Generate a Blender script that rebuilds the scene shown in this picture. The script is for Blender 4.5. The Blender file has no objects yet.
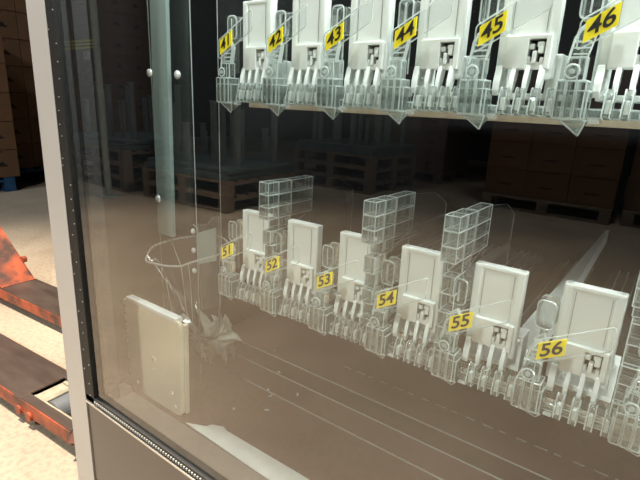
import bpy, bmesh, math, random
from mathutils import Vector, Matrix
random.seed(7)
sc = bpy.context.scene
COL = sc.collection
H = 1.0            # height of the lens above the warehouse floor; most measures below are taken from the lens

# ------------------------------------------------------------------ materials
def newmat(name):
    m = bpy.data.materials.new(name); m.use_nodes = True
    nt = m.node_tree
    for n in list(nt.nodes): nt.nodes.remove(n)
    out = nt.nodes.new('ShaderNodeOutputMaterial')
    return m, nt, out
def N(nt, kind, **inp):
    n = nt.nodes.new(kind)
    for k, v in inp.items():
        k2 = k.replace('_', ' ')
        if k2 in n.inputs: n.inputs[k2].default_value = v
        else: setattr(n, k, v)
    return n
def pmat(name, col, rough=.5, metal=0, noise=0, nscale=20, bump=0, sub=0, col2=None, stretch=None, spec=.5):
    m, nt, out = newmat(name)
    b = N(nt, 'ShaderNodeBsdfPrincipled', Base_Color=(*col, 1), Roughness=rough, Metallic=metal)
    b.inputs['Specular IOR Level'].default_value = spec
    if sub:
        b.inputs['Subsurface Weight'].default_value = sub
        b.inputs['Subsurface Radius'].default_value = (.004, .004, .004)
        b.inputs['Subsurface Scale'].default_value = 1
    nt.links.new(b.outputs[0], out.inputs[0])
    if noise or bump:
        tc = N(nt, 'ShaderNodeTexCoord'); mp = N(nt, 'ShaderNodeMapping')
        if stretch: mp.inputs['Scale'].default_value = stretch
        nt.links.new(tc.outputs['Object'], mp.inputs[0])
        nz = N(nt, 'ShaderNodeTexNoise', Scale=nscale, Detail=6)
        nt.links.new(mp.outputs[0], nz.inputs['Vector'])
        if noise:
            cr = N(nt, 'ShaderNodeMixRGB')
            c2 = col2 or tuple(c * (1 - noise) for c in col)
            cr.inputs[1].default_value = (*c2, 1); cr.inputs[2].default_value = (*col, 1)
            rp = N(nt, 'ShaderNodeMapRange'); rp.inputs[1].default_value = .35; rp.inputs[2].default_value = .65
            nt.links.new(nz.outputs[0], rp.inputs[0]); nt.links.new(rp.outputs[0], cr.inputs[0])
            nt.links.new(cr.outputs[0], b.inputs['Base Color'])
        if bump:
            bp = N(nt, 'ShaderNodeBump', Strength=bump, Distance=.01)
            nt.links.new(nz.outputs[0], bp.inputs['Height']); nt.links.new(bp.outputs[0], b.inputs['Normal'])
    return m
def fres(nt, ior):
    """reflectance of a thin sheet face, the same from both sides"""
    g = N(nt, 'ShaderNodeNewGeometry')
    mr = N(nt, 'ShaderNodeMapRange'); mr.inputs[3].default_value = ior; mr.inputs[4].default_value = 1 / ior
    nt.links.new(g.outputs['Backfacing'], mr.inputs[0])
    fr = N(nt, 'ShaderNodeFresnel'); nt.links.new(mr.outputs[0], fr.inputs['IOR'])
    return fr
def clearmat(name, tint, milk, milkcol, ior=1.5, rough=.05, bump=0, refr=0, gcol=(1, 1, 1)):
    m, nt, out = newmat(name)
    tr = N(nt, 'ShaderNodeBsdfTransparent', Color=(*tint, 1))
    gl = N(nt, 'ShaderNodeBsdfGlossy', Color=(*gcol, 1), Roughness=rough)
    mx = N(nt, 'ShaderNodeMixShader'); fr = fres(nt, ior)
    nt.links.new(fr.outputs[0], mx.inputs[0]); nt.links.new(tr.outputs[0], mx.inputs[1]); nt.links.new(gl.outputs[0], mx.inputs[2])
    last = mx
    if refr:
        gs = N(nt, 'ShaderNodeBsdfGlass', Color=(.96, .98, .97, 1), Roughness=.06, IOR=1.4)
        m4 = N(nt, 'ShaderNodeMixShader'); m4.inputs[0].default_value = refr
        nt.links.new(mx.outputs[0], m4.inputs[1]); nt.links.new(gs.outputs[0], m4.inputs[2]); last = m4
    if milk:
        df = N(nt, 'ShaderNodeBsdfDiffuse', Color=(*milkcol, 1)); tl = N(nt, 'ShaderNodeBsdfTranslucent', Color=(*milkcol, 1))
        m2 = N(nt, 'ShaderNodeMixShader'); m2.inputs[0].default_value = .5
        nt.links.new(df.outputs[0], m2.inputs[1]); nt.links.new(tl.outputs[0], m2.inputs[2])
        m3 = N(nt, 'ShaderNodeMixShader'); m3.inputs[0].default_value = milk
        nt.links.new(last.outputs[0], m3.inputs[1]); nt.links.new(m2.outputs[0], m3.inputs[2])
        last = m3
    if bump:
        tc = N(nt, 'ShaderNodeTexCoord'); nz = N(nt, 'ShaderNodeTexNoise', Scale=60, Detail=3)
        nt.links.new(tc.outputs['Object'], nz.inputs['Vector'])
        bp = N(nt, 'ShaderNodeBump', Strength=bump, Distance=.004)
        nt.links.new(nz.outputs[0], bp.inputs['Height'])
        nt.links.new(bp.outputs[0], gl.inputs['Normal'])
    nt.links.new(last.outputs[0], out.inputs[0])
    return m

M = {}
M['white'] = pmat('white_plastic', (.68, .715, .685), .32, bump=.03, nscale=200)
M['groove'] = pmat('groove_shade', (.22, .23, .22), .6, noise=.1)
M['palegrey'] = pmat('pale_grey', (.46, .48, .45), .5, noise=.15, nscale=30)
M['postpaint'] = pmat('post_paint', (.45, .52, .48), .5, noise=.15)
M['latch'] = pmat('latch_plastic', (.75, .80, .77), .3, bump=.03, nscale=200)
M['clear'] = clearmat('clear_plastic', (.93, .95, .94), .06, (.8, .85, .83), 1.5, .06, .5, refr=.6)
M['edge'] = clearmat('clear_edge_highlight', (.85, .88, .87), .42, (.85, .9, .88), 1.6, .12)  # milky white paints in the highlights along clear plastic edges
M['thin'] = clearmat('thin_clear_sheet', (.97, .98, .98), .012, (.8, .85, .83), 1.4, .05)
M['glass'] = clearmat('coated_door_glass', (.97, .98, .975), 0, (1, 1, 1), 1.68, 0, gcol=(1, .94, .90))
M['frost'] = clearmat('frosted_strip', (.6, .64, .62), .55, (.6, .72, .68), 1.45, .25)
M['yellow'] = pmat('yellow_tag', (.93, .78, .02), .45, noise=.05, nscale=90)
M['ink'] = pmat('black_ink', (.012, .011, .01), .5, noise=.1)
M['silver'] = pmat('silver_paint', (.60, .575, .56), .38, .1, noise=.06, nscale=9)
M['panel'] = pmat('grey_panel', (.17, .15, .135), .38, .3, noise=.08, nscale=6)
M['rubber'] = pmat('black_rubber', (.012, .012, .012), .6, bump=.1, nscale=200)
M['chrome'] = pmat('bright_metal_lip', (.75, .74, .72), .2, .9, noise=.05)
M['bead'] = pmat('pale_bead', (.55, .54, .5), .3, noise=.1)
M['cabin'] = pmat('cabinet_black', (.005, .005, .0055), .8, noise=.15, spec=.1)
M['cfloor'] = pmat('cabinet_floor', (.085, .048, .042), .5, noise=.35, nscale=7, stretch=(1, .35, 1))  # reddish brown put in to deepen the floor reflection seen in the glass
M['lip'] = pmat('shelf_lip', (.56, .50, .40), .45, noise=.12, nscale=30)
M['shelfbody'] = pmat('shelf_metal', (.03, .03, .03), .7, noise=.2, spec=.2)
M['ivory'] = pmat('ivory_plastic', (.62, .57, .43), .45, noise=.08, nscale=25, sub=.0)
M['screw'] = pmat('screw_head', (.8, .8, .78), .3, .3, noise=.05)
M['fold_highlight'] = clearmat('film_fold_highlight', (.9, .9, .88), .8, (.95, .95, .9), 1.6, .1)  # whitened to paint bright glints along the folds
M['crumple'] = clearmat('crumpled_film', (.9, .9, .87), .85, (.95, .95, .86), 1.5, .12, .3)
M['orange'] = pmat('chipped_orange_paint', (.60, .125, .05), .5, .1, noise=1, nscale=13, col2=(.10, .055, .045), bump=.3)
M['worn'] = pmat('worn_fork_top', (.105, .075, .062), .42, .45, noise=1, nscale=5, col2=(.17, .125, .105), bump=.15, stretch=(1, 4, 1))
M['roller'] = pmat('grey_roller', (.20, .21, .23), .45, noise=.15)
M['bracket'] = pmat('cream_bracket', (.55, .50, .38), .6, noise=.3, nscale=30)
M['dark'] = pmat('dark_steel', (.03, .025, .022), .6, noise=.2)
M['carton'] = pmat('brown_carton', (.17, .09, .045), .8, noise=.2, nscale=5)
M['cartonlid'] = pmat('carton_seam', (.10, .05, .025), .8, noise=.2)
M['mark'] = pmat('carton_print', (.015, .012, .01), .7, noise=.1)
M['blue'] = pmat('blue_pallet_paint', (.02, .10, .25), .7, noise=.4, nscale=15)
M['wood'] = pmat('old_pallet_wood', (.30, .23, .17), .8, noise=.5, nscale=10, stretch=(1, 6, 1))
M['teal'] = pmat('grey_teal_sheet', (.13, .19, .20), .35, noise=.3, nscale=8)
M['upright'] = pmat('dull_upright', (.32, .37, .37), .35, .3, noise=.3, nscale=15)
M['ytape'] = pmat('yellow_tape', (.8, .68, .03), .5, noise=.1)
M['paper'] = pmat('white_paper', (.6, .6, .58), .7, noise=.05)
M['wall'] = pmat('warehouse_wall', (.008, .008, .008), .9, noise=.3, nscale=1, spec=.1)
# concrete
m, nt, out = newmat('concrete_floor')
b = N(nt, 'ShaderNodeBsdfPrincipled', Roughness=.7); nt.links.new(b.outputs[0], out.inputs[0])
tc = N(nt, 'ShaderNodeTexCoord')
n1 = N(nt, 'ShaderNodeTexNoise', Scale=1.6, Detail=8); n2 = N(nt, 'ShaderNodeTexNoise', Scale=60, Detail=5)
for n in (n1, n2): nt.links.new(tc.outputs['Object'], n.inputs['Vector'])
cr = N(nt, 'ShaderNodeValToRGB')
cr.color_ramp.elements[0].position = .3; cr.color_ramp.elements[0].color = (.42, .34, .255, 1)
cr.color_ramp.elements[1].position = .7; cr.color_ramp.elements[1].color = (.60, .505, .385, 1)
nt.links.new(n1.outputs[0], cr.inputs[0])
mx = N(nt, 'ShaderNodeMixRGB', blend_type='MULTIPLY'); mx.inputs[0].default_value = .5
cr2 = N(nt, 'ShaderNodeValToRGB'); cr2.color_ramp.elements[0].position = .35; cr2.color_ramp.elements[0].color = (.6, .6, .6, 1)
cr2.color_ramp.elements[1].position = .55
nt.links.new(n2.outputs[0], cr2.inputs[0]); nt.links.new(cr.outputs[0], mx.inputs[1]); nt.links.new(cr2.outputs[0], mx.inputs[2])
nt.links.new(mx.outputs[0], b.inputs['Base Color'])
bp = N(nt, 'ShaderNodeBump', Strength=.2, Distance=.01); nt.links.new(n2.outputs[0], bp.inputs['Height']); nt.links.new(bp.outputs[0], b.inputs['Normal'])
M['concrete'] = m

# ------------------------------------------------------------------ mesh helpers
def box(bm, x0, x1, y0, y1, z0, z1, bev=0, mi=0, seg=2):
    r = bmesh.ops.create_cube(bm, size=1)
    vs = r['verts']
    for v in vs:
        v.co = Vector((x0 + (v.co.x + .5) * (x1 - x0), y0 + (v.co.y + .5) * (y1 - y0), z0 + (v.co.z + .5) * (z1 - z0)))
    fs = set(f for v in vs for f in v.link_faces)
    for f in fs: f.material_index = mi
    if bev:
        es = list(set(e for v in vs for e in v.link_edges))
        r2 = bmesh.ops.bevel(bm, geom=es, offset=bev, segments=seg, affect='EDGES', profile=.6)
        for f in r2['faces']: f.material_index = mi
def prism(bm, pts, axis, a0, a1, mi=0, side=None):
    """polygon pts (2D) extruded along axis: 'x' -> pts are (y,z); 'y' -> (x,z); 'z' -> (x,y)"""
    def P(p, a):
        return {'x': (a, p[0], p[1]), 'y': (p[0], a, p[1]), 'z': (p[0], p[1], a)}[axis]
    A = [bm.verts.new(P(p, a0)) for p in pts]; B = [bm.verts.new(P(p, a1)) for p in pts]
    f = bm.faces.new(A); f.material_index = mi
    f = bm.faces.new(B[::-1]); f.material_index = mi
    n = len(pts)
    for i in range(n):
        f = bm.faces.new((A[i], B[i], B[(i + 1) % n], A[(i + 1) % n])); f.material_index = mi if side is None else side
def cyl(bm, c, r, d, axis='y', seg=20, mi=0, r2=None):
    rot = {'z': Matrix(), 'y': Matrix.Rotation(math.pi / 2, 4, 'X'), 'x': Matrix.Rotation(math.pi / 2, 4, 'Y')}[axis]
    q = bmesh.ops.create_cone(bm, cap_ends=True, segments=seg, radius1=r, radius2=r if r2 is None else r2, depth=d, matrix=Matrix.Translation(c) @ rot)
    for f in set(f for v in q['verts'] for f in v.link_faces): f.material_index = mi
def bar(bm, a, b, r, mi=0, seg=6):
    a = Vector(a); b = Vector(b); d = b - a
    q = d.to_track_quat('Z', 'Y').to_matrix().to_4x4()
    g = bmesh.ops.create_cone(bm, cap_ends=True, segments=seg, radius1=r, radius2=r, depth=d.length, matrix=Matrix.Translation((a + b) / 2) @ q)
    for f in set(f for v in g['verts'] for f in v.link_faces): f.material_index = mi
def clearbox(bm, x0, x1, y0, y1, z0, z1, r=.0005, mi=0, ei=1):  # the edge bars imitate highlights along the box corners
    box(bm, x0, x1, y0, y1, z0, z1, 0, mi)
    for x in (x0, x1):
        for y in (y0, y1): bar(bm, (x, y, z0), (x, y, z1), r, ei)
        for z in (z0, z1): bar(bm, (x, y0, z), (x, y1, z), r, ei)
    for y in (y0, y1):
        for z in (z0, z1): bar(bm, (x0, y, z), (x1, y, z), r, ei)
def roundpoly(pts, r, n=4):
    """2D polygon with rounded corners"""
    out = []
    k = len(pts)
    for i in range(k):
        p = Vector(pts[i]); a = Vector(pts[i - 1]); b = Vector(pts[(i + 1) % k])
        u = (a - p).normalized(); w = (b - p).normalized()
        s = p + u * r; e = p + w * r
        for j in range(n + 1):
            t = j / n
            out.append(tuple((1 - t) ** 2 * s + 2 * t * (1 - t) * p + t * t * e))
    return out
def outline(bm, pts3, r, mi):
    for i in range(len(pts3)): bar(bm, pts3[i], pts3[(i + 1) % len(pts3)], r, mi, 5)
def obj(name, bm, mats, parent=None, loc=None, smooth=False, shift=None):
    me = bpy.data.meshes.new(name)
    bmesh.ops.recalc_face_normals(bm, faces=bm.faces)
    if shift is not None: bmesh.ops.translate(bm, verts=bm.verts, vec=shift)
    bm.to_mesh(me); bm.free()
    if not isinstance(mats, (list, tuple)): mats = [mats]
    for x in mats: me.materials.append(M[x])
    if smooth:
        for p in me.polygons: p.use_smooth = True
    o = bpy.data.objects.new(name, me); COL.objects.link(o)
    if parent: o.parent = parent
    if loc is not None: o.location = loc
    return o
def tag(o, label=None, cat=None, group=None, kind=None):
    if label: o['label'] = label
    if cat: o['category'] = cat
    if group: o['group'] = group
    if kind: o['kind'] = kind
    return o
def empty(name, loc, label, cat, group=None, rz=0):
    o = bpy.data.objects.new(name, None); COL.objects.link(o); o.location = loc; o.rotation_euler = (0, 0, rz)
    return tag(o, label, cat, group)
def dup(root, loc, label=None, rz=None):
    def cp(o, par):
        c = o.copy(); COL.objects.link(c)
        if par: c.parent = par
        for k in list(kids[o.name]): cp(k, c)
        return c
    kids = {}
    def coll(o):
        kids[o.name] = list(o.children)
        for k in o.children: coll(k)
    coll(root)
    r = cp(root, None); r.location = loc
    if rz is not None: r.rotation_euler = (0, 0, rz)
    if label: r['label'] = label
    return r
B = bmesh.new

# ------------------------------------------------------------------ camera
f, nx, ny, vx, vy = 479, 250, 1900, -358, 73
left = Vector((vx - 320, vy - 240, f)).normalized()
down = Vector((nx - 320, ny - 240, f)).normalized()
X = -left; Z = -(down - down.dot(X) * X); Z.normalize(); Y = Z.cross(X)
R = Matrix((X, Y, Z))                    # world <- lens (x right, y down, z forward)
Rb = R @ Matrix(((1, 0, 0), (0, -1, 0), (0, 0, -1)))
cam = bpy.data.cameras.new('camera'); co = bpy.data.objects.new('camera', cam); COL.objects.link(co)
cam.sensor_fit = 'HORIZONTAL'; cam.sensor_width = 36; cam.lens = f * 36 / 640; cam.clip_start = .01; cam.clip_end = 100
co.matrix_world = Matrix.Translation((0, 0, H)) @ Rb.to_4x4()
sc.camera = co

# ------------------------------------------------------------------ warehouse shell
def struct(name, b_, mat): return tag(obj(name, b_, mat), kind='structure')
b = B(); box(b, -10, 7, -9, 8, -.1, 0); struct('floor', b, 'concrete')
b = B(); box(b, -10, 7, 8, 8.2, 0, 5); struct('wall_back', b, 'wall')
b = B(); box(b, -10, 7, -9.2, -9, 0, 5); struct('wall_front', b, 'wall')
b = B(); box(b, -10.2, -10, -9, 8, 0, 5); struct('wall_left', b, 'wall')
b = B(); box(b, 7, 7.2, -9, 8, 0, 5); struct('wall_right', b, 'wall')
b = B(); box(b, -10, 7, -9, 8, 5, 5.2); struct('ceiling', b, 'wall')

# ------------------------------------------------------------------ vending machine
V = empty('vending_machine', (-.17, .3, 0), 'vending machine with silver door frame, large glass pane and black interior', 'vending machine')
VS = Vector((.17, -.3, H))     # lens-relative measures -> machine
def part(name, b_, mats, parent=V, label=None, smooth=False):
    o = obj(name, b_, mats, parent, smooth=smooth, shift=VS)
    if label: o['label'] = label
    return o
b = B(); g0, g1, gz0, gz1 = -.606, .34, -.424, .62
prism(b, [(-.691, -.98), (-.6345, -.98), (-.6205, .66), (-.662, .66)], 'y', .2955, .325); box(b, .35, .41, .283, .325, -.98, .66, .004)
box(b, -.6285, .35, .283, .325, .62, .66, .004)
part('door_frame', b, 'silver', label='silver painted upright and top of the door frame')
b = B(); box(b, g0, g1, .300, .3045, gz0, gz1); part('glass_pane', b, 'glass', label='clear reflecting door glass')
b = B()
box(b, -.6285, -.606, .296, .312, -.434, .62, .001); box(b, .34, .35, .296, .312, -.434, .62); box(b, -.6285, .35, .296, .312, -.434, -.424, .001)
box(b, -.606, -.596, .312, .33, -.434, .62)
rr = random.Random(3)
for k in range(52): 
    z = -.42 + k * .018 + rr.uniform(-.006, .006); x = rr.uniform(-.626, -.608)
    box(b, x, x + .0012, .2953, .2963, z, z + .0012, 0, 1)
gk = part('gasket', b, ['rubber', 'bead'], label='black rubber gasket round the glass')
b = B()
for k in range(190):
    x = -.604 + k * .005
    box(b, x, x + .0022, .2945, .2965, -.4305, -.4275, 0, 0)
part('bead_strip', b, 'bead', gk, label='row of pale beads along the gasket')
b = B(); box(b, -.6285, .35, .294, .30, -.4375, -.4345, .0006); part('metal_lip', b, 'chrome', label='bright thin metal lip under the glass')
b = B(); box(b, -.6275, .35, .297, .32, -.97, -.4375, .002); part('lower_panel', b, 'panel', label='dark grey lower door panel')
# cabinet
b = B()
box(b, -.676, -.666, .327, 1.05, -.98, .66); box(b, .385, .41, .327, 1.05, -.98, .66)
box(b, -.668, .385, 1.02, 1.05, -.98, .66); box(b, -.668, .385, .327, 1.02, .63, .66); box(b, -.668, .385, .327, 1.02, -.98, -.95)
part('cabinet', b, 'cabin', label='black cabinet shell')
b = B(); box(b, -.668, .385, .327, 1.02, -.47, -.449); part('cabinet_floor', b, 'cfloor', label='dark brown cabinet floor')
b = B(); box(b, -.596, .35, .306, .352, -.449, -.436, .002); box(b, -.62, -.6, .306, .352, -.449, -.43)
part('inner_sill', b, 'panel')
for zz, yb in ((-.0035, .422),):
    b = B(); box(b, -.42, .385, yb, yb + .006, zz - .0062, zz, .001, 0); box(b, -.42, .385, yb + .006, .98, zz - .006, zz - .002, 0, 1)
    part('shelf', b, ['lip', 'shelfbody'], label='shelf with a beige front lip')
b = B(); clearbox(b, -.41, .385, .41, .425, -.240, -.2315); box(b, -.41, -.405, .425, 1.02, -.24, -.2315); part('shelf_rail', b, ['clear', 'edge'], label='clear cross rail under the lower row')
# clear partition panel
b = B(); box(b, -.4595, -.458, .41, .98, -.20, .62); bar(b, (-.4588, .41, -.2), (-.4588, .41, .62), .0005, 1); part('partition', b, ['thin', 'edge'], label='thin clear partition panel')
# flap sheets on the cabinet floor
b = B(); clearbox(b, -.62, .36, .545, .585, -.449, -.4475, .0006); part('delivery_flap', b, ['thin', 'edge'], label='clear flap strip lying along the cabinet floor')
b = B(); clearbox(b, -.62, .36, .497, .4985, -.449, -.448, .0003)
for k in range(30):
    x = -.40 + k * .0245; box(b, x, x + .013 + .004 * math.sin(k * 2.1), .639, .6412, -.449, -.4474, 0, 1)
part('floor_seam', b, ['thin', 'edge'], label='broken pale seam line along the cabinet floor')
# pale rail running back on the cabinet beside the last pusher
b = B(); prism(b, [(-.089, .46), (-.068, .46), (-.074, .98), (-.079, .98)], 'z', -.2225, -.2, 0); part('depth_rail', b, 'latch', label='pale rail running back into the cabinet')

# lift post and screw plate
b = B(); box(b, -.645, -.553, .446, .448, -.449, .60, 0); bar(b, (-.645, .447, -.449), (-.645, .447, .6), .0008, 1); bar(b, (-.553, .447, -.449), (-.553, .447, .6), .0008, 1)
E = part('lift_post', b, ['thin', 'edge'], label='clear vertical channel in the left corner')
b = B(); prism(b, [(-.622, -.205), (-.5865, -.205), (-.578, .13), (-.572, .6), (-.608, .6), (-.612, .13)], 'y', .428, .434, 0); part('frosted_strip', b, 'frost', E, label='frosted pale green strip')
def dome(x, y, z, r_):
    b = B(); bmesh.ops.create_uvsphere(b, u_segments=14, v_segments=8, radius=r_, matrix=Matrix.Translation((x, y, z)) @ Matrix.Diagonal((1, .6, 1, 1)))
    return b
for (x, y, z) in ((-.621, .428, .0292), (-.5645, .432, .027), (-.617, .428, -.1505)): part('screw', dome(x, y, z, .0058), 'screw', E, smooth=True)
b = B()
prism(b, [(-.5665, -.185), (-.56, -.19), (-.532, -.178), (-.521, -.166), (-.509, -.163), (-.509, -.30), (-.552, -.32), (-.556, -.19)], 'y', .450, .4525, 0, 1)
S = part('mounting_plate', b, ['clear', 'edge'], label='small clear plate with bright screws')
b = B(); prism(b, [(-.552, -.195), (-.513, -.180), (-.513, -.23), (-.552, -.245)], 'y', .4475, .4495, 0, 0); part('backing', b, 'frost', S)
for z in (-.195, -.225, -.258): part('screw', dome(-.563, .448, z, .0045), 'screw', S, smooth=True)
# clear scoop
C = empty('delivery_scoop', (-.53, .41, H - .345), 'clear open scoop with a wide rounded lip, left of the lowest row start', 'scoop')
CS = Vector((.53, -.41, .345))
rim = [(-.612, .398, -.236), (-.614, .412, -.222), (-.600, .435, -.2135), (-.58, .452, -.208), (-.5344, .46, -.197), (-.495, .452, -.196), (-.468, .43, -.199), (-.4690, .408, -.203), (-.482, .396, -.208), (-.500, .388, -.216), (-.5138, .385, -.2225), (-.545, .384, -.2290), (-.575, .387, -.2335), (-.60, .392, -.238)]
def smooth_loop(P, k=4):
    n = len(P); out = []
    for i in range(n):
        a, b_, c, d = (Vector(P[(i + j) % n]) for j in (-1, 0, 1, 2))
        for q in range(k):
            t = q / k
            out.append(tuple(.5 * ((2 * b_) + (c - a) * t + (2 * a - 5 * b_ + 4 * c - d) * t * t + (3 * b_ - a - 3 * c + d) * t ** 3)))
    return out
rim = smooth_loop(rim)
mid = []
for (x, y, z) in rim: mid.append((-.528 + (x + .535) * .72, .42 + (y - .42) * .85, z * .35 - .27 * .65))
bot = [(-.525 + (x + .535) * .55, .42 + (y - .42) * .7, -.338) for (x, y, z) in rim]
b = B(); rings = []
for ring in (rim, mid, bot): rings.append([b.verts.new(p) for p in ring])
n = len(rim)
for a, c in ((0, 1), (1, 2)):
    for i in range(n): b.faces.new((rings[a][i], rings[a][(i + 1) % n], rings[c][(i + 1) % n], rings[c][i]))
b.faces.new(rings[2])
sc_o = obj('bowl', b, 'thin', C, smooth=True, shift=CS)
b = B(); outline(b, rim, .0014, 0); obj('lip', b, 'edge', C, smooth=True, shift=CS)
b = B(); 
for i in (8, 24, 36, 48): bar(b, rim[i], mid[i], .0006); bar(b, mid[i], bot[i], .0006)
obj('rib', b, 'edge', C, shift=CS)

# ivory slab
SL = empty('plastic_board', (-.564, .372, H - .4485), 'cream upright plastic board with rounded corners standing in the lower left behind the glass', 'board')
b = B()
pts = roundpoly([(-.063, 0), (.060, 0), (.066, .152), (-.066, .152)], .008)
prism(b, pts, 'y', -.003, .003, 0)
bmesh.ops.bevel(b, geom=[e for e in b.edges], offset=.0008, segments=1, affect='EDGES')
obj('face_plate', b, 'ivory', SL)
b = B(); prism(b, [(.0575, .003), (.0625, .003), (.0675, .145), (.0625, .147)], 'y', .0035, .010, 0); obj('side_flange', b, 'ivory', SL)
b = B(); box(b, -.062, .058, -.0036, .008, .149, .1555, .0015); obj('top_ridge', b, 'white', SL)
b = B()
rr = random.Random(5)
for k in range(11): box(b, -.0705 + .0004 * k, -.064 + .0004 * k, -.003, .004, .140 - k * .0130, .151 - k * .0130 - rr.uniform(0, .004), .001)
obj('ribbed_edge', b, 'ivory', SL)
b = B(); box(b, -.0035, .0045, -.0045, .0032, .069, .076, .001); obj('slot', b, 'bracket', SL)
for x, z in ((-.048, .012), (.046, .010), (.040, .03)):
    b = B(); box(b, x, x + .003, -.0042, -.002, z, z + .005, .0008); obj('clip', b, 'white', SL)

# flat pale strip on the cabinet floor
b = B(); prism(b, [(-.488, .364), (-.46, .377), (-.456, .385), (-.44, .392), (-.43, .389), (.2, .398), (.2, .358), (-.33, .359)], 'z', -.4488, -.4465, 0)
tag(obj('pale_strip', b, 'palegrey', shift=Vector((.34, -.37, .449)), loc=(-.34, .37, H - .449)), 'flat pale strip with a stepped end lying on the cabinet floor', 'strip')

# crumpled film
rr = random.Random(11)
def star(bm, outer, yo, amp):
    """a folded film: radial ridges and valleys out to pointed corners"""
    n_ = len(outer); K = 4; rings = []
    cen = Vector((0, yo, 0)); seq = []
    for i in range(n_):
        p = Vector((outer[i][0], 0, outer[i][1])); q = Vector((outer[(i + 1) % n_][0], 0, outer[(i + 1) % n_][1]))
        seq += [p, (p * .8 + q * .2) * .78, (p + q) * .5 * .62, (p * .2 + q * .8) * .78]
    for t in (.25, .5, .75, 1.0):
        rings.append([bm.verts.new(v * t * rr.uniform(.9, 1.1) + Vector((0, yo + (amp if j % 2 else -amp) * (1.2 - t) * rr.uniform(.3, 1.5) + rr.uniform(-.2, .2) * amp, 0))) for j, v in enumerate(seq)])
    c0_ = bm.verts.new(cen); m_ = len(seq)
    for j in range(m_):
        bm.faces.new((c0_, rings[0][j], rings[0][(j + 1) % m_]))
        for k in range(3):
            bm.faces.new((rings[k][j], rings[k + 1][j], rings[k + 1][(j + 1) % m_], rings[k][(j + 1) % m_]))
    R_ = [[v.co.copy() for v in rg] for rg in rings]
    for j in range(0, m_):
        if j % 2 == 0 or rr.random() < .4:
            for k in range(3): bar(bm, R_[k][j], R_[k + 1][j], .0011, 1, 4)
        bar(bm, R_[3][j], R_[3][(j + 1) % m_], .0007, 1, 4)
b = B()
star(b, [(.060, .020), (.022, .050), (-.038, .042), (-.026, -.004), (-.008, -.052), (.032, -.030)], -.012, .009)
star(b, [(.045, .005), (.012, .040), (-.022, .030), (-.030, -.020), (.012, -.048)], .006, .010)
star(b, [(.035, -.004), (.004, .028), (-.040, .000), (-.020, -.044), (.020, -.040)], .018, .008)
zmin = min(v.co.z for v in b.verts)
fo = obj('crumpled_wrapper', b, ['crumple', 'fold_highlight'], loc=(-.575, .505, H - .4488 - zmin))
tag(fo, 'crumpled clear plastic scrap with pointed corners, right of the cream board', 'plastic scrap')
for (p, q) in (((-.078, -.016, .020), (-.018, -.02, -.004)), ((-.072, -.016, -.006), (-.012, -.022, -.022)), ((-.05, -.016, -.022), (-.01, -.022, -.036))):
    b = B(); bar(b, p, q, .0048, 0, 4); obj('fold', b, 'crumple', fo)
# shards
rr = random.Random(21)
spots = [(-.606, .345, 0), (-.60, .372, 0), (-.585, .345, 1), (-.63, .41, 0), (-.58, .335, 1), (-.455, .50, 0), (-.44, .49, 1), (-.475, .55, 0), (-.42, .46, 1), (-.46, .43, 0), (-.465, .345, 1), (-.459, .352, 0), (-.41, .52, 1), (-.53, .60, 0)]
sh0 = []
for k in range(2):
    b = B(); bmesh.ops.create_icosphere(b, subdivisions=1, radius=.0035)
    for v in b.verts: v.co = Vector((v.co.x * rr.uniform(.5, 1.9), v.co.y * rr.uniform(.4, 1), v.co.z * rr.uniform(.3, .6)))
    zm = min(v.co.z for v in b.verts)
    sh0.append(obj('plastic_chip', b, 'edge', shift=Vector((0, 0, -zm))))
for i, (x, y, k) in enumerate(spots):
    o = sh0[k] if i in (0, 2) else sh0[k].copy()
    if i not in (0, 2): COL.objects.link(o)
    o.location = (x, y, H - .449); o.rotation_euler = (0, 0, rr.uniform(0, 3))
    tag(o, 'tiny clear plastic chip on the cabinet floor', 'plastic chip', 'plastic chips scattered on the cabinet floor')

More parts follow.
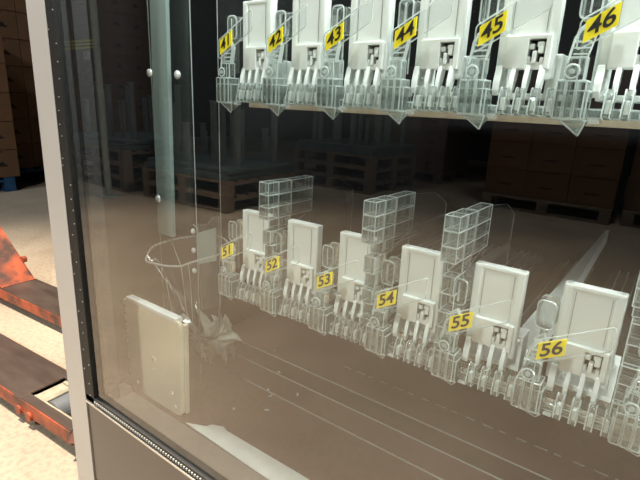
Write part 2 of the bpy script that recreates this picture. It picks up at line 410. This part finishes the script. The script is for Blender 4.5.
# ------------------------------------------------------------------ product pushers and price tag holders
def make_pusher():
    r = empty('product_pusher', (0, 0, 0), 'x', 'pusher', 'white product pushers')
    b = B()
    box(b, .0035, .0325, .0009, .008, .057, .1015, .0)            # recessed panel
    box(b, -.003, .0045, 0, .010, .026, .104, .0020); box(b, .0320, .039, 0, .010, .026, .104, .0020)
    box(b, -.003, .039, .0002, .010, .1, .104, .0012)
    box(b, .0040, .0205, -.0035, .008, .0335, .0575, .0008)
    box(b, .0195, .0345, -.0035, .008, .0545, .0575, .0006); box(b, .0325, .0365, -.0035, .008, .0335, .0575, .0008)
    box(b, .0195, .0335, -.0015, .006, .0335, .0385, .0006)
    bar(b, (.0395, .005, .043), (.0412, .005, .043), .0015)
    obj('pusher_plate', b, 'white', r)
    b = B(); box(b, .0058, .0062, .0004, .0012, .060, .099); obj('groove', b, 'groove', r)
    b = B(); box(b, .0304, .0308, .0004, .0012, .060, .099); obj('groove', b, 'groove', r)
    b = B()
    box(b, .0205, .0245, -.001, .004, .0475, .0515, .0008); box(b, .0262, .0315, -.002, .004, .0488, .0528, .0012); box(b, .0275, .0315, -.003, .003, .0445, .0495, .0008)
    box(b, .0238, .0270, -.003, .003, .0375, .0465, .0008); box(b, .0202, .0226, -.002, .003, .0375, .0425, .0008); box(b, .0292, .0318, -.002, .003, .0375, .0420, .0008)
    obj('latch', b, 'latch', r)
    b = B(); box(b, .02, .0335, .0062, .0078, .036, .0555); obj('window_backing', b, 'shelfbody', r)  # dark sheet closing the window behind the latch
    prof = [(.006, .036), (-.003, .036), (-.0042, .031), (-.0062, .024), (-.0070, .018), (-.0055, .0135), (-.001, .0175), (.004, .026)]
    for x, w in ((.0012, .0050), (.0122, .0034), (.0222, .0034), (.0322, .0036)):
        b = B(); prism(b, prof, 'x', x - w / 2, x + w / 2)
        bmesh.ops.bevel(b, geom=list(b.edges), offset=.0005, segments=1, affect='EDGES')
        obj('finger', b, 'white', r)
    b = B(); box(b, -.001, .043, .010, .050, .012, .0165, .001); box(b, .033, .043, .010, .03, .0160, .045, .001); box(b, -.006, .004, .012, .03, .0160, .085, .001)
    obj('sled', b, 'latch', r)
    return r
def make_track():
    r = empty('pusher_track', (0, 0, 0), 'x', 'track', 'clear pusher tracks')
    b = B(); clearbox(b, -.001, .0475, -.012, -.004, 0, .006, .0005); box(b, 0, .0475, -.004, .42, 0, .0018)
    for x in (.0115, .0225, .0335, .0445): box(b, x - .0014, x + .0014, -.004, .42, .0018, .0065, 0, 0); bar(b, (x, -.004, .0068), (x, .42, .0068), .0006, 1)
    obj('rail_base', b, ['clear', 'edge'], r)
    for x in (.0115, .0225, .0335, .0445):
        b = B()
        pts = roundpoly([(-.0225, .001), (-.008, -.001), (-.0085, .008), (-.012, .0195), (-.0175, .0195)], .0022, 3)
        prism(b, pts, 'x', x - .0024, x + .0024, 0)
        for s in (-.0024, .0024): outline(b, [(x + s, p[0], p[1]) for p in pts], .00045, 1)
        box(b, x - .0014, x + .0014, -.0185, -.0125, .003, .012, .0008, 2)  # white core stands in for the glare inside the prong
        obj('prong', b, ['clear', 'edge', 'white'], r)
    return r
def text_mesh(s, size):
    cu = bpy.data.curves.new('digits', 'FONT'); cu.body = s; cu.size = size; cu.align_x = 'CENTER'; cu.align_y = 'CENTER'; cu.offset = size * .017; cu.extrude = .0002
    t = bpy.data.objects.new('digits', cu); COL.objects.link(t)
    bpy.context.view_layer.update()
    me = bpy.data.meshes.new_from_object(t.evaluated_get(bpy.context.evaluated_depsgraph_get()))
    bpy.data.objects.remove(t); bpy.data.curves.remove(cu)
    return me
SH = .55
FY = -.0275     # front of flag
def shear(x, z): return (x, .0595 + SH * x + z)
def make_holder():
    r = empty('price_tag_holder', (0, 0, 0), 'x', 'tag holder', 'clear price tag holders')
    b = B()      # ribbed foot block
    for x0 in (-.0215, -.0150, -.0085): clearbox(b, x0, x0 + .0052, -.022, -.006, -.001, .0245, .0005)
    clearbox(b, -.0225, -.0015, -.0195, -.0045, -.002, .018, .0005)
    box(b, -.0165, -.0075, -.0235, -.02, .004, .015, .001, 0)
    obj('foot_block', b, ['clear', 'edge'], r)
    b = B()      # pointed foot
    base = [(-.017, -.020, -.002), (0, -.020, -.002), (0, -.006, -.002), (-.017, -.006, -.002)]
    tp = (-.0035, -.018, -.0122)
    vs = [b.verts.new(p) for p in base] + [b.verts.new(tp)]
    b.faces.new(vs[:4])
    for i in range(4): b.faces.new((vs[i], vs[(i + 1) % 4], vs[4]))
    for p in base[:2]: bar(b, p, tp, .0006, 1)
    bar(b, base[0], base[1], .0006, 1)
    box(b, .001, .0075, -.018, -.013, -.0035, -.0008, .0008, 1)
    obj('pointed_foot', b, ['clear', 'edge'], r)
    b = B()      # arm
    clearbox(b, -.0190, -.0065, -.017, -.009, .0245, .040, .0005)
    prism(b, [(-.0188, .040), (-.0068, .040), (-.0035, .056), (-.0085, .064), (-.015, .058)], 'y', -.016, -.010, 0, 1)
    bar(b, (-.018, -.018, .036), (-.0155, -.019, .052), .0009, 1); bar(b, (-.0155, -.019, .052), (-.009, -.021, .061), .0009, 1)
    for z in (.042, .046, .050): bar(b, (-.0155, -.0165, z), (-.0055, -.0165, z), .0006, 1)
    for x in (-.0105, -.0065): bar(b, (x, -.017, .0245), (x, -.017, .04), .0006, 1)
    obj('arm', b, ['clear', 'edge'], r)
    b = B(); 
    pts = [(-.0135 + .0045 * math.cos(a * math.pi / 8), .0305 + .0045 * math.sin(a * math.pi / 8)) for a in range(16)]
    prism(b, pts, 'y', -.021, -.017, 0)
    outline(b, [(p[0], -.0215, p[1]) for p in pts], .0007, 1); cyl(b, (-.0135, -.0215, .0305), .0018, .002, 'y', 12, 1)
    obj('hinge', b, ['clear', 'edge'], r)
    b = B()
    pts = roundpoly([(-.0175, .0655), (-.0045, .0655), (-.0045, .089), (-.0175, .089)], .0045)
    prism(b, pts, 'y', -.008, .006, 0)
    for yy in (-.008, .006): outline(b, [(p[0], yy, p[1]) for p in pts], .0007, 1)
    bar(b, (-.011, -.0085, .069), (-.011, -.0085, .086), .0007, 1); bar(b, (-.011, -.001, .03), (-.011, -.001, .066), .003, 0)
    obj('knob', b, ['clear', 'edge'], r)
    b = B()
    q = [shear(-.0125, -.0095), shear(.037, -.0095), shear(.037, .0095), shear(-.0125, .0095)]
    q = roundpoly(q, .003)
    prism(b, q, 'y', FY + .0006, FY + .0018, 0)
    outline(b, [(p[0], FY + .0012, p[1]) for p in q], .00055, 1)
    obj('flag', b, ['thin', 'edge'], r)
    return r
def number_tag(holder, s):
    b = B(); q = [shear(-.0092, -.0068), shear(.0092, -.0068), shear(.0092, .0068), shear(-.0092, .0068)]
    prism(b, q, 'y', FY - .0002, FY + .0006, 0)
    t = obj('number_tag', b, 'yellow', holder); t['label'] = 'yellow tag reading %s' % s
    me = text_mesh(s, .0152)
    for v in me.vertices:
        x, z, d = v.co
        x2, z2 = shear(x + .0002, z)
        v.co = (x2, FY - .0003 - d * .5 - .0001, z2)
    me.materials.clear(); me.materials.append(M['ink'])
    o = bpy.data.objects.new('digits', me); COL.objects.link(o); o.parent = t; me.name = 'digits'
pu0, tr0, ho0 = make_pusher(), make_track(), make_holder()
rows = [('upper', -.4065, .402, -.0035, range(41, 47)), ('lower', -.398, .392, -.230, range(51, 58))]
tags_todo = []
for rn, x0, y0, zb, nums in rows:
    for i, k in enumerate(nums):
        L = (x0 + .07 * i, y0, H + zb)
        h = ho0 if k == 41 else dup(ho0, L)
        h.location = L
        if k == 57:
            h['label'] = 'clear tag holder cut off by the right edge of the photo, right of tag 56'
            for c in h.children:
                if c.name.startswith('pointed_foot'): c.scale = (1, 1, .5)
            continue
        p = pu0 if k == 41 else dup(pu0, L); t = tr0 if k == 41 else dup(tr0, L)
        p.location = L; t.location = L
        tags_todo.append((h, str(k)))
        if rn == 'lower':
            for c in h.children:
                if c.name.startswith('pointed_foot'): c.scale = (1, 1, .5)
        h['label'] = 'clear plastic holder carrying the yellow tag %d' % k
        p['label'] = 'white plastic pusher plate right behind the yellow tag %d' % k
        t['label'] = 'clear track with four upturned prongs to the right of tag %d' % k
for h, k in tags_todo: number_tag(h, k)

# tall stepped dividers
def make_divider():
    r = empty('tall_divider', (0, 0, 0), 'x', 'divider', 'tall stepped clear dividers')
    x1, x2 = -.0345, -.0215
    b = B()
    for z in (.1055, .119, .1325): clearbox(b, x1, x2, -.022, -.006, z, z + .0128, .00042)
    for z in (.093, .106, .119, .1325): clearbox(b, x1 + .001, x2 + .001, -.006, .014, z, z + .0128, .00042)
    for z in (.106, .119, .1325): clearbox(b, x1 + .004, x2 + .002, .014, .052, z, z + .0132, .00042)
    obj('stepped_head', b, ['clear', 'edge'], r)
    b = B()
    zs = [.001, .016, .030, .045, .060, .076, .093]
    for k in range(6):
        o = .004 if k % 2 else 0
        clearbox(b, x1 + .002, x2, -.014 - o, .004, zs[k], zs[k + 1] - .001, .0005)
    obj('column', b, ['clear', 'edge'], r)
    b = B(); prism(b, roundpoly([(.052, .001), (.145, .001), (.145, .122), (.110, .138), (.052, .144)], .004), 'x', x2 - .0008, x2, 0, 1)
    prism(b, [(.004, .001), (.052, .001), (.052, .105), (.004, .09)], 'x', x2 - .0008, x2, 0, 1)
    obj('rear_sheet', b, ['thin', 'edge'], r)
    return r
td = make_divider()
for i, k in enumerate((52, 54, 55, 57)):
    L = (-.398 + .07 * (k - 51) + {52: .010, 54: .001, 55: .009, 57: .007}[k], .392, H - .230)
    o = td if i == 0 else dup(td, L)
    o.location = L
    o['label'] = 'tall stepped clear divider rising behind tag %d' % k if k != 57 else 'tall stepped clear divider cut by the right edge of the photo'
    if k == 52: o['label'] = 'tall stepped clear divider behind tag 52, leftmost of the tall dividers'

# ------------------------------------------------------------------ pallet jack
J = empty('pallet_jack', (-2.2, .7, 0), 'pallet jack with two worn forks in chipped orange paint on the concrete floor', 'pallet jack')
J.rotation_euler = (0, 0, math.radians(4.2))
Ji = Matrix.Rotation(math.radians(-4.2), 3, 'Z')
def jl(x, y, z): 
    v = Ji @ Vector((x + 2.2, y - .7, 0)); return (v.x, v.y, z)
def fork(yc, tipx):
    w = .084
    root = -.35 if False else -.30
    zt = .085
    # top deck with tapered tip and a hole for the roller
    hx0, hx1 = tipx - .35, tipx - .08
    b = B()
    box(b, root, hx0, yc - w, yc + w, zt - .006, zt, .002)
    box(b, hx0, hx1, yc - w, yc - .055, zt - .006, zt); box(b, hx0, hx1, yc + .055, yc + w, zt - .006, zt)
    prism(b, [(hx1, yc - w), (tipx - .03, yc - w * .72), (tipx + .03, yc - w * .4), (tipx + .04, yc), (tipx + .03, yc + w * .4), (tipx - .03, yc + w * .72), (hx1, yc + w)], 'z', zt - .012, zt - .003)
    fk = obj('fork', b, 'worn', J)
    b = B()
    for s in (-1, 1):
        box(b, root, hx1, yc + s * w - .003, yc + s * w + .003, .036, zt - .003, .001)
        bar(b, (hx1, yc + s * w, .06), (tipx - .02, yc + s * w * .72, .062), .018, 0, 4)
    for q in (.30, .36): cyl(b, (tipx - q, yc - w - .004, .040), .016, .012, 'y', 14)
    obj('side_flange', b, 'orange', fk)
    b = B(); cyl(b, (tipx - .24, yc, .046), .042, .09, 'y', 28); obj('load_roller', b, 'roller', fk, smooth=False)
    b = B(); box(b, hx0 + .01, hx1 - .0, yc - .055, yc - .043, .03, .078, .003); box(b, hx0 + .01, hx1, yc + .043, yc + .055, .03, .078, .003); box(b, hx0, hx0 + .06, yc - .05, yc + .05, .04, .07, .004)
    bar(b, (tipx - .30, yc - .05, .066), (tipx - .30, yc + .05, .066), .008)
    obj('roller_bracket', b, 'bracket', fk)
    b = B(); box(b, root, hx0, yc - w + .01, yc + w - .01, .036, .05); obj('push_rod', b, 'dark', fk)
    return fk
yL = Ji @ Vector((-1.40 + 2.2, .590 - .7, 0)); yU = Ji @ Vector((-2.1 + 2.2, .925 - .7, 0))
fork(yL.y, yL.x + .26); fork(yU.y, yL.x + .26)
b = B()
for yc in (yL.y, yU.y):
    prism(b, [(-.62, .0851), (-.245, .0851), (-.30, .105), (-.60, .36), (-.62, .36)], 'y', yc - .083, yc + .083)
bmesh.ops.bevel(b, geom=list(b.edges), offset=.005, segments=2, affect='EDGES')
box(b, -.72, -.58, yL.y - .084, yU.y + .084, .06, .42, .006)
cyl(b, (-.36, yU.y + .088, .165), .017, .02, 'y', 14)
obj('frame_gusset', b, 'orange', J)
b = B()
box(b, -.60, -.3, yL.y - .083, yL.y + .083, .03, .085); box(b, -.60, -.3, yU.y - .083, yU.y + .083, .03, .085)
box(b, -.73, -.63, (yL.y + yU.y) / 2 - .07, (yL.y + yU.y) / 2 + .07, .1, .5, .01)
obj('pump_unit', b, 'orange', J)
b = B(); ym = (yL.y + yU.y) / 2
for s in (-1, 1): cyl(b, (-.78, ym + s * .05, .09), .09, .05, 'y', 28)
obj('steer_wheel', b, 'dark', J)
b = B(); bar(b, (-.74, ym, .4), (-.98, ym, 1.12), .018, 0, 12); bar(b, (-.98, ym - .12, 1.14), (-.98, ym + .12, 1.14), .016, 0, 12); obj('handle', b, 'dark', J)

# ------------------------------------------------------------------ cartons and pallets in the warehouse
def make_carton(w, d, h):
    r = empty('carton', (0, 0, 0), 'x', 'carton')
    b = B(); box(b, -w / 2, w / 2, -d / 2, d / 2, .001, h, .004); obj('box_body', b, 'carton', r)
    for s in (-1, 1):
        b = B(); x = s * (w / 2 + .0006)
        box(b, x - .0006, x + .0006, -d * .16, d * .16, h * .40, h * .46)
        prism(b, [(-d * .10, h * .46), (d * .10, h * .46), (d * .05, h * .56), (-d * .05, h * .56)], 'x', x - .0006, x + .0006)
        obj('print_mark', b, 'mark', r)
        b = B(); box(b, -w * .16, w * .16, s * (d / 2 + .0006) - .0006, s * (d / 2 + .0006) + .0006, h * .40, h * .46); obj('print_mark', b, 'mark', r)
    b = B(); box(b, -w / 2 - .001, w / 2 + .001, -.02, .02, h - .03, h + .0005); box(b, -w / 2 - .001, w / 2 + .001, -d / 2 - .001, d / 2 + .001, h - .006, h - .002); obj('tape', b, 'cartonlid', r)
    return r
def make_pallet(mat, L=1.2, W=1.0):
    r = empty('pallet', (0, 0, 0), 'x', 'pallet')
    b = B()
    for k in range(7): y = -W / 2 + k * (W - .1) / 6; box(b, -L / 2, L / 2, y, y + .1, .122, .144, .002)
    for k in range(3): x = -L / 2 + k * (L - .1) / 2; box(b, x, x + .1, -W / 2, W / 2, .100, .122)
    obj('deck', b, mat, r)
    for k in range(3):
        for j in range(3):
            b = B(); x = -L / 2 + k * (L - .1) / 2; y = -W / 2 + j * (W - .1) / 2; box(b, x, x + .1, y, y + .1, .022, .1); obj('block', b, mat, r)
    for j in range(3):
        b = B(); y = -W / 2 + j * (W - .1) / 2; box(b, -L / 2, L / 2, y, y + .1, 0, .022); obj('runner', b, mat, r)
    return r
ORD = ['lowest', 'second', 'third', 'fourth', 'fifth', 'sixth', 'seventh', 'eighth', 'ninth', 'topmost']
c0 = make_carton(.40, .30, .27); c0_used = False
bp0 = make_pallet('blue'); wp0 = make_pallet('wood')
def stack(x, y, nx_, ny_, nz, where, group, rz=0, w=.405, d=.305, h=.272, pallet=bp0, plabel=''):
    global c0_used
    Rm = Matrix.Rotation(rz, 3, 'Z')
    for k in range(nz):
        for i in range(nx_):
            for j in range(ny_):
                if not (i == nx_ - 1 or j == (ny_ - 1 if y < 0 else 0)): continue
                v = Rm @ Vector(((i - (nx_ - 1) / 2) * w, (j - (ny_ - 1) / 2) * d, 0))
                L = (x + v.x, y + v.y, .146 + k * h)
                if not c0_used: o = c0; c0_used = True; o.location = L; o.rotation_euler = (0, 0, rz)
                else: o = dup(c0, L, rz=rz)
                o['group'] = group
                o['label'] = 'brown carton, %s tier of the stack %s' % (ORD[k], where)
                o['group'] = group + ', %s tier' % ORD[k]
# real, behind the machine to the left
bp0.location = (-6.45, 2.70, 0); bp0['label'] = 'blue pallet under the tall dark carton stack left of the machine frame'
stack(-6.28, 2.78, 2, 4, 8, 'left of the silver frame', 'cartons on the far blue pallet')
o = dup(bp0, (-5.95, 1.55, 0), 'blue pallet under the lighter carton stack at the left edge of the photo')
stack(-5.75, 1.80, 2, 2, 5, 'at the left edge of the photo', 'cartons on the near blue pallet')
# in front of the machine, seen as reflections
o = dup(bp0, (-7.1, -3.7, 0), 'blue pallet under the carton stack with yellow tape mirrored in the glass')
stack(-7.1, -3.7, 3, 3, 9, 'with yellow tape, mirrored', 'cartons under yellow tape')
b = B()
for z in (0, .045, .09): box(b, -.605, .3, 0, .004, z, z + .028)
tb = tag(obj('tape_band', b, 'ytape', loc=(-7.1, -3.239, 1.59)), 'yellow tape bands across the face of the mirrored carton stack', 'tape')
b = B(); box(b, -.09, .09, 0, .002, -.06, .06)
pl = obj('paper_label', b, 'paper', tb); pl.location = (.05, 0, -.09); pl['label'] = 'white paper label'
o = dup(wp0, (-1.0, -5.0, 0), 'wooden pallet under the left carton stack mirrored at the right of the glass')
stack(-1.0, -5.0, 3, 3, 5, 'mirrored under tags 45 and 46', 'cartons mirrored at the right')
o = dup(wp0, (.28, -5.1, 0), 'wooden pallet under the right carton stack mirrored at the right of the glass')
stack(.28, -5.1, 3, 3, 5, 'mirrored at far right', 'cartons mirrored at the far right')
o = dup(wp0, (-3.1, -6.0, 0), 'wooden pallet under the dim carton stack mirrored in the middle of the glass')
stack(-3.1, -6.0, 3, 3, 5, 'mirrored dimly below tag 43', 'cartons mirrored in the middle')
b = B(); cyl(b, (0, 0, 1.6), .03, 3.2, 'z', 16); box(b, -.08, .08, -.08, .08, 0, .012)
tag(obj('steel_post', b, 'postpaint', loc=(-4.5, -1.95, 0)), 'slim pale green steel post mirrored left of the frosted strip', 'post')
# low wooden pallets with grey sheets and uprights
used = False
G = [(-5.15, -2.7, 3, .04), (-3.75, -2.75, 2, -.03), (-3.3, -4.6, 3, .05)]
for gi, (x, y, nz, rz) in enumerate(G):
    for k in range(nz):
        L = (x, y, k * .145)
        nm = ['left', 'middle', 'right'][gi]
        lab = 'old wooden pallet, %s of the %s pile mirrored in the glass' % (ORD[k] if k < nz - 1 else 'topmost', nm)
        if not used: wp0.location = L; wp0.rotation_euler = (0, 0, rz); wp0['label'] = lab; used = True
        else: dup(wp0, L, lab, rz=rz)
    zt = nz * .145
    b = B(); box(b, -.58, .58, -.48, .48, 0, .06, .01); box(b, -.56, .60, -.46, .46, .061, .10, .01)
    o = obj('sheet_bundle', b, 'teal', loc=(x, y, zt), ); o.rotation_euler = (0, 0, rz)
    tag(o, 'grey teal sheet bundle on the %s pallet pile' % nm, 'sheets', 'sheet bundles')
    rr = random.Random(gi)
    for k in range(12):
        b = B() if k < 0 else None
        hgt = rr.uniform(.28, .6); ux = -.48 + (k % 6) * .19; uy = (-.28 if k < 6 else .25) + rr.uniform(-.1, .1)
        b = B(); box(b, -.025, .025, -.02, .02, 0, hgt, .003); box(b, -.032, .032, -.027, .027, hgt, hgt + .012)
        if k % 4 == 0: box(b, .026, .055, -.015, .015, 0, hgt * .8)
        c, s = math.cos(rz), math.sin(rz)
        tag(obj('upright_post', b, 'upright', loc=(x + ux * c - uy * s, y + ux * s + uy * c, zt + .101)), 'short grey upright standing on the %s pallet pile' % nm, 'upright', 'uprights on the %s pallet pile' % nm)

# ------------------------------------------------------------------ light
def light(name, kind, loc, energy, col, target=None, **kw):
    l = bpy.data.lights.new(name, kind); l.energy = energy; l.color = col
    for k, v in kw.items(): setattr(l, k, v)
    o = bpy.data.objects.new(name, l); COL.objects.link(o); o.location = loc
    if target: o.rotation_euler = (Vector(target) - Vector(loc)).to_track_quat('-Z', 'Y').to_euler()
    return o
light('cabinet_top_light', 'AREA', (-.15, .37, H + .55), 14, (.93, 1, .97), (-.17, .42, H - .2), shape='RECTANGLE', size=.85, size_y=.04)
light('cabinet_side_light', 'AREA', (.30, .335, H + .1), 5.5, (.93, 1, .97), (-.3, .45, H - .1), shape='RECTANGLE', size=.04, size_y=.9)
light('sunlight_spot', 'SPOT', (-1.9, .12, 4.7), 1650, (1, .87, .70), (-1.7, -.3, 0), spot_size=math.radians(74), spot_blend=.7, shadow_soft_size=.12)  # unseen spot standing in for sunlight on the open floor
w = bpy.data.worlds.new('world'); sc.world = w; w.use_nodes = True
w.node_tree.nodes['Background'].inputs[0].default_value = (.5, .55, .6, 1); w.node_tree.nodes['Background'].inputs[1].default_value = .05
light('front_fill', 'AREA', (-.6, -3.2, 4.2), 130, (.95, 1, .97), (-.4, .3, H - .2), shape='SQUARE', size=.5)  # unseen fill light added to brighten the machine front evenly
light('pallet_fill', 'AREA', (-4.6, -.6, 4.9), 95, (.9, .95, 1), (-4.9, -2.4, 0), shape='SQUARE', size=.8)  # unseen fill light added so the mirrored pallets show up

sc.view_settings.view_transform = 'Standard'; sc.view_settings.look = 'None'; sc.view_settings.exposure = .1; sc.view_settings.gamma = 1
sc.cycles.transparent_max_bounces = 40
sc.cycles.max_bounces = 12
